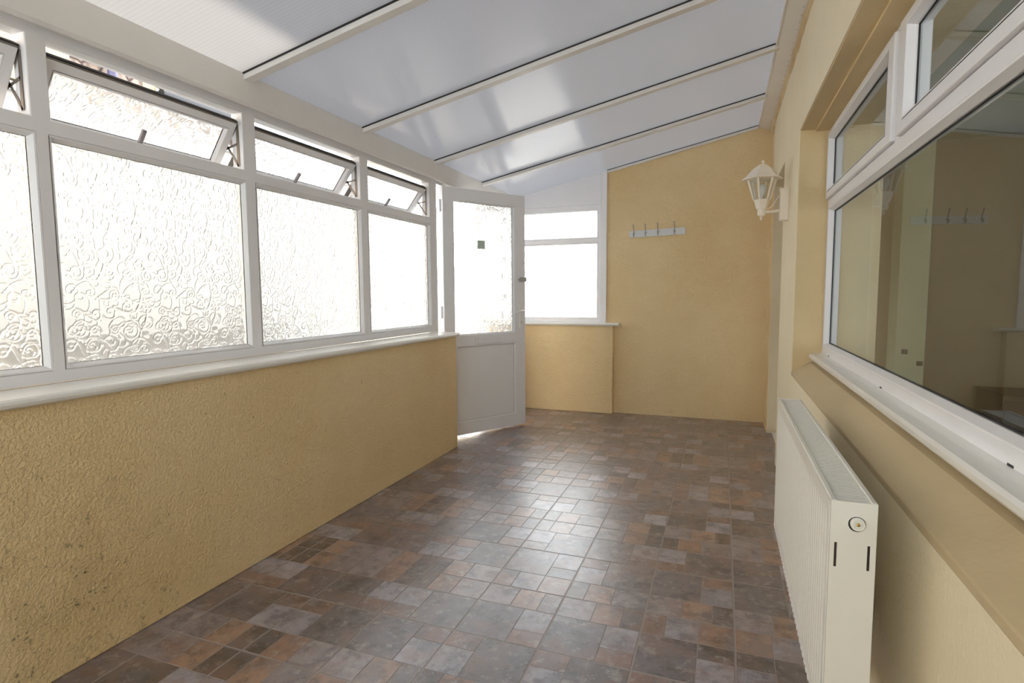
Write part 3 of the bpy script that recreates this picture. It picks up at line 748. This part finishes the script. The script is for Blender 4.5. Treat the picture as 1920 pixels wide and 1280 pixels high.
# ------------------------------------------------------------------ radiator
rx0, rx1, ry0, ry1, rz0, rz1 = .209, .292, 1.234, 2.366, .3455, .8396
rad = empty('radiator', ((rx0+rx1)/2, (ry0+ry1)/2, rz0), None, 'white fluted double panel radiator on the right wall beneath the window ledge', 'radiator')
ir = Matrix.Translation((-(rx0+rx1)/2, -(ry0+ry1)/2, -rz0))
def fluted(x_face, sgn):
    bm = BM(); y0, y1, z0, z1 = ry0+.004, ry1-.004, rz0+.004, rz1-.004
    ys = [y0]; xs = [0]
    nfl = 38; pitch = (y1-y0-.03)/nfl
    prof = []
    y = y0; prof.append((y, 0))
    for i in range(nfl):
        s = y0+.015+i*pitch
        prof += [(s+pitch*.12, 0), (s+pitch*.28, .0022), (s+pitch*.72, .0022), (s+pitch*.88, 0)]
    prof.append((y1, 0))
    zl = [z0, z0+.022, z0+.040, z1-.045, z1-.027, z1]
    amp = [0, 0, 1, 1, 0, 0]
    grid = [[bm.verts.new((x_face+sgn*d*a, yy, z)) for (yy, d) in prof] for z, a in zip(zl, amp)]
    for r0, r1 in zip(grid, grid[1:]):
        for i in range(len(prof)-1): bm.faces.new([r0[i], r0[i+1], r1[i+1], r1[i]])
    back = [bm.verts.new((x_face+sgn*.010, yy, z)) for yy, z in ((y0, z0), (y1, z0), (y1, z1), (y0, z1))]
    bm.faces.new(back)
    bm.faces.new([grid[0][i] for i in range(len(prof))]+[back[1], back[0]])
    bm.faces.new([grid[-1][i] for i in range(len(prof))][::-1]+[back[3], back[2]])
    bm.faces.new([g[0] for g in grid]+[back[3], back[0]]); bm.faces.new([g[-1] for g in grid][::-1]+[back[1], back[2]])
    return bm
ch(mesh_obj('front_panel', fluted(rx0, 1), radm, rad), ir)
ch(mesh_obj('rear_panel', fluted(rx1-.004, -1), radm, rad), ir)
# convector fins between the panels
bm = BM()
y = ry0+.02
while y < ry1-.02:
    box(bm, rx0+.014, rx1-.018, y, y+.001, rz0+.03, rz1-.03); y += .016
ch(mesh_obj('convector_fins', bm, radd, rad), ir)
# top grille: rim and cross louvres
bm = BM()
box(bm, rx0+.003, rx0+.012, ry0+.002, ry1-.002, rz1-.012, rz1); box(bm, rx1-.010, rx1-.001, ry0+.002, ry1-.002, rz1-.012, rz1)
box(bm, rx0+.012, rx1-.010, ry0+.002, ry0+.018, rz1-.008, rz1-.002); box(bm, rx0+.012, rx1-.010, ry1-.018, ry1-.002, rz1-.008, rz1-.002)
y = ry0+.024
while y < ry1-.026:
    box(bm, rx0+.012, rx1-.010, y, y+.0075, rz1-.006, rz1-.0025); y += .0135
ch(mesh_obj('top_grille', bm, radm, rad, bevel=.0012), ir)
# side panels with two slots and a round hole
def side(y_out, y_in):
    bm = BM()
    def PS(u, v, w): return (u, y_out+w*(1 if y_in > y_out else -1), v)
    zz = rz1
    hs = [(rx0+.010, rx0+.0145, zz-.135, zz-.085), (rx1-.0160, rx1-.0115, zz-.135, zz-.085)]
    frame_bars(bm, hs, (rx0+.001, rx1-.001, rz0, rz1), 0, .0015, PS)
    box(bm, rx0+.001, rx0+.0025, min(y_out, y_in), max(y_out, y_in), rz0, rz1); box(bm, rx1-.0025, rx1-.001, min(y_out, y_in), max(y_out, y_in), rz0, rz1)
    return bm
sp = ch(mesh_obj('side_panel', side(ry0-.003, ry0+.006), radm, rad, bevel=.0008), ir)
ch(mesh_obj('side_panel', side(ry1+.003, ry1-.006), radm, rad, bevel=.0008), ir)
bm = BM(); box(bm, rx0+.006, rx1-.008, ry0+.0005, ry0+.002, rz0+.01, rz1-.01); ch(mesh_obj('slot_backing', bm, radd, rad), ir)  # dark sheet behind the end slots
xc, zc = rx0+.047, rz1-.043
Mx = Matrix.Translation((xc, ry0-.003, zc)) @ Matrix.Rotation(R(90), 4, 'X')
bm = BM(); lathe(bm, [(.0165, -.0005), (.0165, .0012), (.0150, .0018)], 28, Mx); v_ = ch(mesh_obj('valve_collar', bm, radm, rad), ir)
bm = BM(); lathe(bm, [(.0152, .0012), (.0152, .0022)], 28, Mx); ch(mesh_obj('hole_shadow_ring', bm, gasket, rad), ir).name = 'valve_hole_shade'  # black disc stands in for the shade inside the valve hole
bm = BM(); lathe(bm, [(.0128, .0), (.0128, .009), (.0112, .011), (.008, .011), (.0075, .008)], 28, Mx @ Matrix.Translation((.0005, .0015, 0))); vc = ch(mesh_obj('bleed_valve', bm, radm, rad, smooth=False), ir)
bm = BM(); lathe(bm, [(.0035, .0075), (.0035, .0115), (.002, .0125)], 6, Mx @ Matrix.Translation((.0005, .0015, 0))); ch(mesh_obj('bleed_screw', bm, plain('brass', srgb(190, 165, 90), .3, .9), rad), ir)
# seam of weld tabs along the lower front edge, brackets, valve and pipe at the far end
bm = BM(); y = ry0+.02
while y < ry1-.02:
    box(bm, rx0-.002, rx0+.002, y, y+.014, rz0-.004, rz0+.006); y += .030
ch(mesh_obj('weld_tabs', bm, sillm, rad), ir)
for yb in (ry0+.40, ry1-.25):
    bm = BM(); box(bm, rx1-.004, XR-.0005, yb-.012, yb+.012, rz0+.08, rz0+.14); ch(mesh_obj('wall_bracket', bm, radd, rad), ir)
bm = BM(); tube(bm, [((rx0+rx1)/2, ry1-.005, rz0+.04), ((rx0+rx1)/2, ry1+.04, rz0+.04), ((rx0+rx1)/2+.01, ry1+.045, rz0+.04), (XR-.001, ry1+.045, rz0+.04)], .0075, 12)
pp = ch(mesh_obj('pipe', bm, sillm, rad, smooth=True), ir)
bm = BM(); lathe(bm, [(.016, -.02), (.018, .0), (.018, .03), (.014, .04)], 20, Matrix.Translation(((rx0+rx1)/2, ry1+.045, rz0+.04))); ch(mesh_obj('valve_knob', bm, sillm, rad), ir)

# ------------------------------------------------------------------ wall lantern
LX, LY, LZ = .225, 4.104, 1.820
lan = empty('wall_lantern', (XR, LY, LZ), None, 'cream white hexagonal coach lantern on a bracket by the doorway', 'lamp')
il = Matrix.Translation((-XR, -LY, -LZ))
bm = BM(); box(bm, .334, XR, LY-.036, LY+.036, 1.715, 1.920)
box(bm, .329, .340, LY-.040, LY+.040, 1.911, 1.922, ); bp = ch(mesh_obj('backplate', bm, lampm, lan, bevel=.003, seg=2), il)
bm = BM(); tube(bm, [(.336, LY, 1.783), (.30, LY, 1.777), (.26, LY, 1.776), (LX+.01, LY, 1.777)], [.012, .010, .009, .009], 14); ch(mesh_obj('arm', bm, lampm, lan, smooth=True), il)
bm = BM(); tube(bm, [(.242, LY, 1.793), (.270, LY, 1.799), (.292, LY, 1.817), (.310, LY, 1.848), (.334, LY, 1.884)], .0032, 8); ch(mesh_obj('cable', bm, lampm, lan, smooth=True), il)
ML = Matrix.Translation((LX, LY, 0)); r6 = R(10)
def hexpt(r, k, z): a = 2*math.pi*k/6+r6; return Vector((LX+r*math.cos(a), LY+r*math.sin(a), z))
zb, zg0, zg1, zt_ = 1.801, 1.858, 1.986, 1.997
rad_at = lambda z: .034+(.090-.034)*(z-zb)/(zt_-zb)
bm = BM(); lathe(bm, [(rad_at(zb), zb), (rad_at(zg0), zg0), (rad_at(zg0)-.006, zg0)], 6, ML, cap=True, rot=r6)
for k in range(6):
    tube(bm, [hexpt(rad_at(zg0), k, zg0), hexpt(rad_at(zt_), k, zt_)], [.0058, .0068], 6)
    tube(bm, [hexpt(rad_at(zt_), k, zt_-.006), hexpt(rad_at(zt_), k+1, zt_-.006)], .0065, 4)
ch(mesh_obj('lantern_cage', bm, lampm, lan), il)
bm = BM()
for k in range(6):
    vs = [bm.verts.new(hexpt(rad_at(z)-.003, kk, z)) for z, kk in ((zg0, k), (zg0, k+1), (zg1, k+1), (zg1, k))]; bm.faces.new(vs)
gz = mesh_obj('lantern_glass', bm, lampg, lan); ch(gz, il)
sm = gz.modifiers.new('solid', 'SOLIDIFY'); sm.thickness = .002
bm = BM(); lathe(bm, [(.126, 1.988), (.128, 1.993), (.106, 2.008), (.088, 2.026), (.070, 2.049), (.052, 2.065), (.036, 2.074), (.032, 2.082), (.011, 2.085)], 6, ML, rot=r6)
cp = ch(mesh_obj('lantern_roof', bm, lampm, lan, bevel=.002), il)
bm = BM(); lathe(bm, [(.009, 2.083), (.0063, 2.091), (.009, 2.098), (.0095, 2.105), (.0054, 2.112), (.002, 2.115)], 16, ML); ch(mesh_obj('finial', bm, lampm, lan, smooth=True), il)
bm = BM(); lathe(bm, [(.0036, 1.723), (.008, 1.729), (.009, 1.738), (.0054, 1.745), (.012, 1.752), (.0235, 1.756), (.025, 1.765), (.0235, 1.790), (.029, 1.795), (.0305, 1.801)], 20, ML); ch(mesh_obj('base_cup', bm, lampm, lan, smooth=True), il)
bm = BM(); lathe(bm, [(.012, 1.862), (.012, 1.884), (.0235, 1.902), (.028, 1.923), (.0245, 1.945), (.0125, 1.957), (.003, 1.961)], 20, ML); ch(mesh_obj('bulb', bm, bulbm, lan, smooth=True), il)

# ------------------------------------------------------------------ coat rack
rk = empty('coat_rack', (-.6325, YF-.001, 1.849), None, 'white board with four chrome double hooks on the yellow far wall', 'coat rack')
tilt = R(1.7)
rk.rotation_euler = (0, -tilt, 0)
bm = BM(); box(bm, -.272, .272, -.019, 0, -.034, .034); mesh_obj('board', bm, boardm, rk, bevel=.003)
hook = None
for i, x in enumerate((-.224, -.108, .012, .170)):
    if hook is None:
        bm = BM()
        lathe(bm, [(.011, 0), (.011, .003), (.008, .005)], 16, Matrix.Translation((0, -.019, .004)) @ Matrix.Rotation(R(90), 4, 'X'))
        tube(bm, [(0, -.022, -.004), (0, -.026, .02), (0, -.030, .045), (0, -.044, .066), (0, -.050, .082)], [.0055, .005, .0045, .0045, .0045], 10)
        lathe(bm, [(.001, -.007), (.006, -.004), (.0075, 0), (.006, .004), (.001, .007)], 12, Matrix.Translation((0, -.050, .086)))
        tube(bm, [(0, -.022, .008), (0, -.026, -.010), (0, -.034, -.026), (0, -.046, -.028), (0, -.054, -.018), (0, -.056, -.008)], [.0055, .0055, .005, .0045, .0045, .0045], 10)
        lathe(bm, [(.001, -.007), (.006, -.004), (.0075, 0), (.006, .004), (.001, .007)], 12, Matrix.Translation((0, -.056, -.004)))
        hook = mesh_obj('hook', bm, chrome, rk, smooth=True); hook.location = (x, 0, 0)
    else:
        h = hook.copy(); C.objects.link(h); h.parent = rk; h.location = (x, 0, 0)

# ------------------------------------------------------------------ outside
bm = BM(); box(bm, -14, -2.30, -8, 16, -.2, -.12); box(bm, -2.30, 8, YF+.2, 16, -.2, -.12)
tag(mesh_obj('ground_outside', bm, pathm), 'structure')
nh = empty('neighbour_house', (-6.5, 0, -.12), None, 'pale stone house seen through the gap above the near fanlights', 'house')
inh = Matrix.Translation((6.5, 0, .12))
bm = BM(); box(bm, -9, -5.0, -6, 3.83, -.12, 7.0); ch(mesh_obj('wall', bm, stonem, nh), inh)
bm = BM()
for k in range(24):
    wq = .13 if k % 2 else .07
    box(bm, -5.04, -4.985, 3.89-wq, 3.895, -.12+k*.29, -.12+k*.29+.28)
ch(mesh_obj('quoins', bm, quoin, nh, bevel=.006), inh)
bm = BM(); box(bm, -5.02, -4.97, 2.20, 3.14, 2.95, 3.95); box(bm, -4.99, -4.95, 2.10, 3.16, 2.86, 2.97); fr_ = ch(mesh_obj('window_surround', bm, quoin, nh, bevel=.006), inh)
bm = BM(); tube(bm, [(-4.93, 3.45, -.12), (-4.93, 3.45, 6.9)], .037, 14); ch(mesh_obj('downpipe', bm, pipem, nh, smooth=True), inh)
ex = empty('tiled_outbuilding', (-6, 4.4, -.12), None, 'low tiled roof extension beside the stone house, seen over the open fanlight', 'outbuilding')
iex = Matrix.Translation((6, -4.4, .12))
bm = BM(); box(bm, -8.0, -5.05, 3.90, 4.93, -.12, 3.06); ch(mesh_obj('wall', bm, stonem, ex), iex)
bm = BM()
for j in range(9):
    x0 = -4.96-.30*j; z0 = 3.17+.17*j
    for i in range(7):
        y0 = 3.90+i*.152+(.03 if j % 2 else 0)
        vs = []
        prism(bm, [(x0, z0), (x0-.36, z0+.185), (x0-.36, z0+.215), (x0, z0+.035)], 'y', y0, y0+.140)
ch(mesh_obj('roof_tiles', bm, tilem, ex), iex)
bm = BM(); tube(bm, [(-4.94, 3.90, 3.13), (-4.94, 4.96, 3.13)], .045, 12); box(bm, -5.02, -4.99, 3.90, 4.96, 3.0, 3.16); ch(mesh_obj('gutter', bm, plain('gutter_grey', srgb(34, 31, 34), .5), ex), iex)
bm = BM(); box(bm, -4.78, -4.60, -6, 14, -.12, 2.66); box(bm, -4.81, -4.57, -6, 14, 2.66, 2.72)
tag(mesh_obj('boundary_wall', bm, render_w), None, 'pale rendered boundary wall seen blurred through the patterned windows', 'wall')
bm = BM(); box(bm, -4.595, -4.25, -2, 4.6, -.12, .93)  # dark block added to darken the lower near panes
tag(mesh_obj('backdrop_wall', bm, darkbase, bevel=.02), None, 'dark low planter wall blurred behind the bottom of the near patterned panes', 'backdrop')
# unseen upper house, its tall block shaped to shade the lean-to roof
bm = BM(); box(bm, .62, 5.0, -.6, 6.2, 2.91, 5.26); box(bm, .62, 5.0, -6, -.6, 4.5, 5.26); box(bm, .60, 5.0, 2.13, 6.2, 5.26, 11.5)
tag(mesh_obj('house_upper_shade_block', bm, brickh), 'structure')
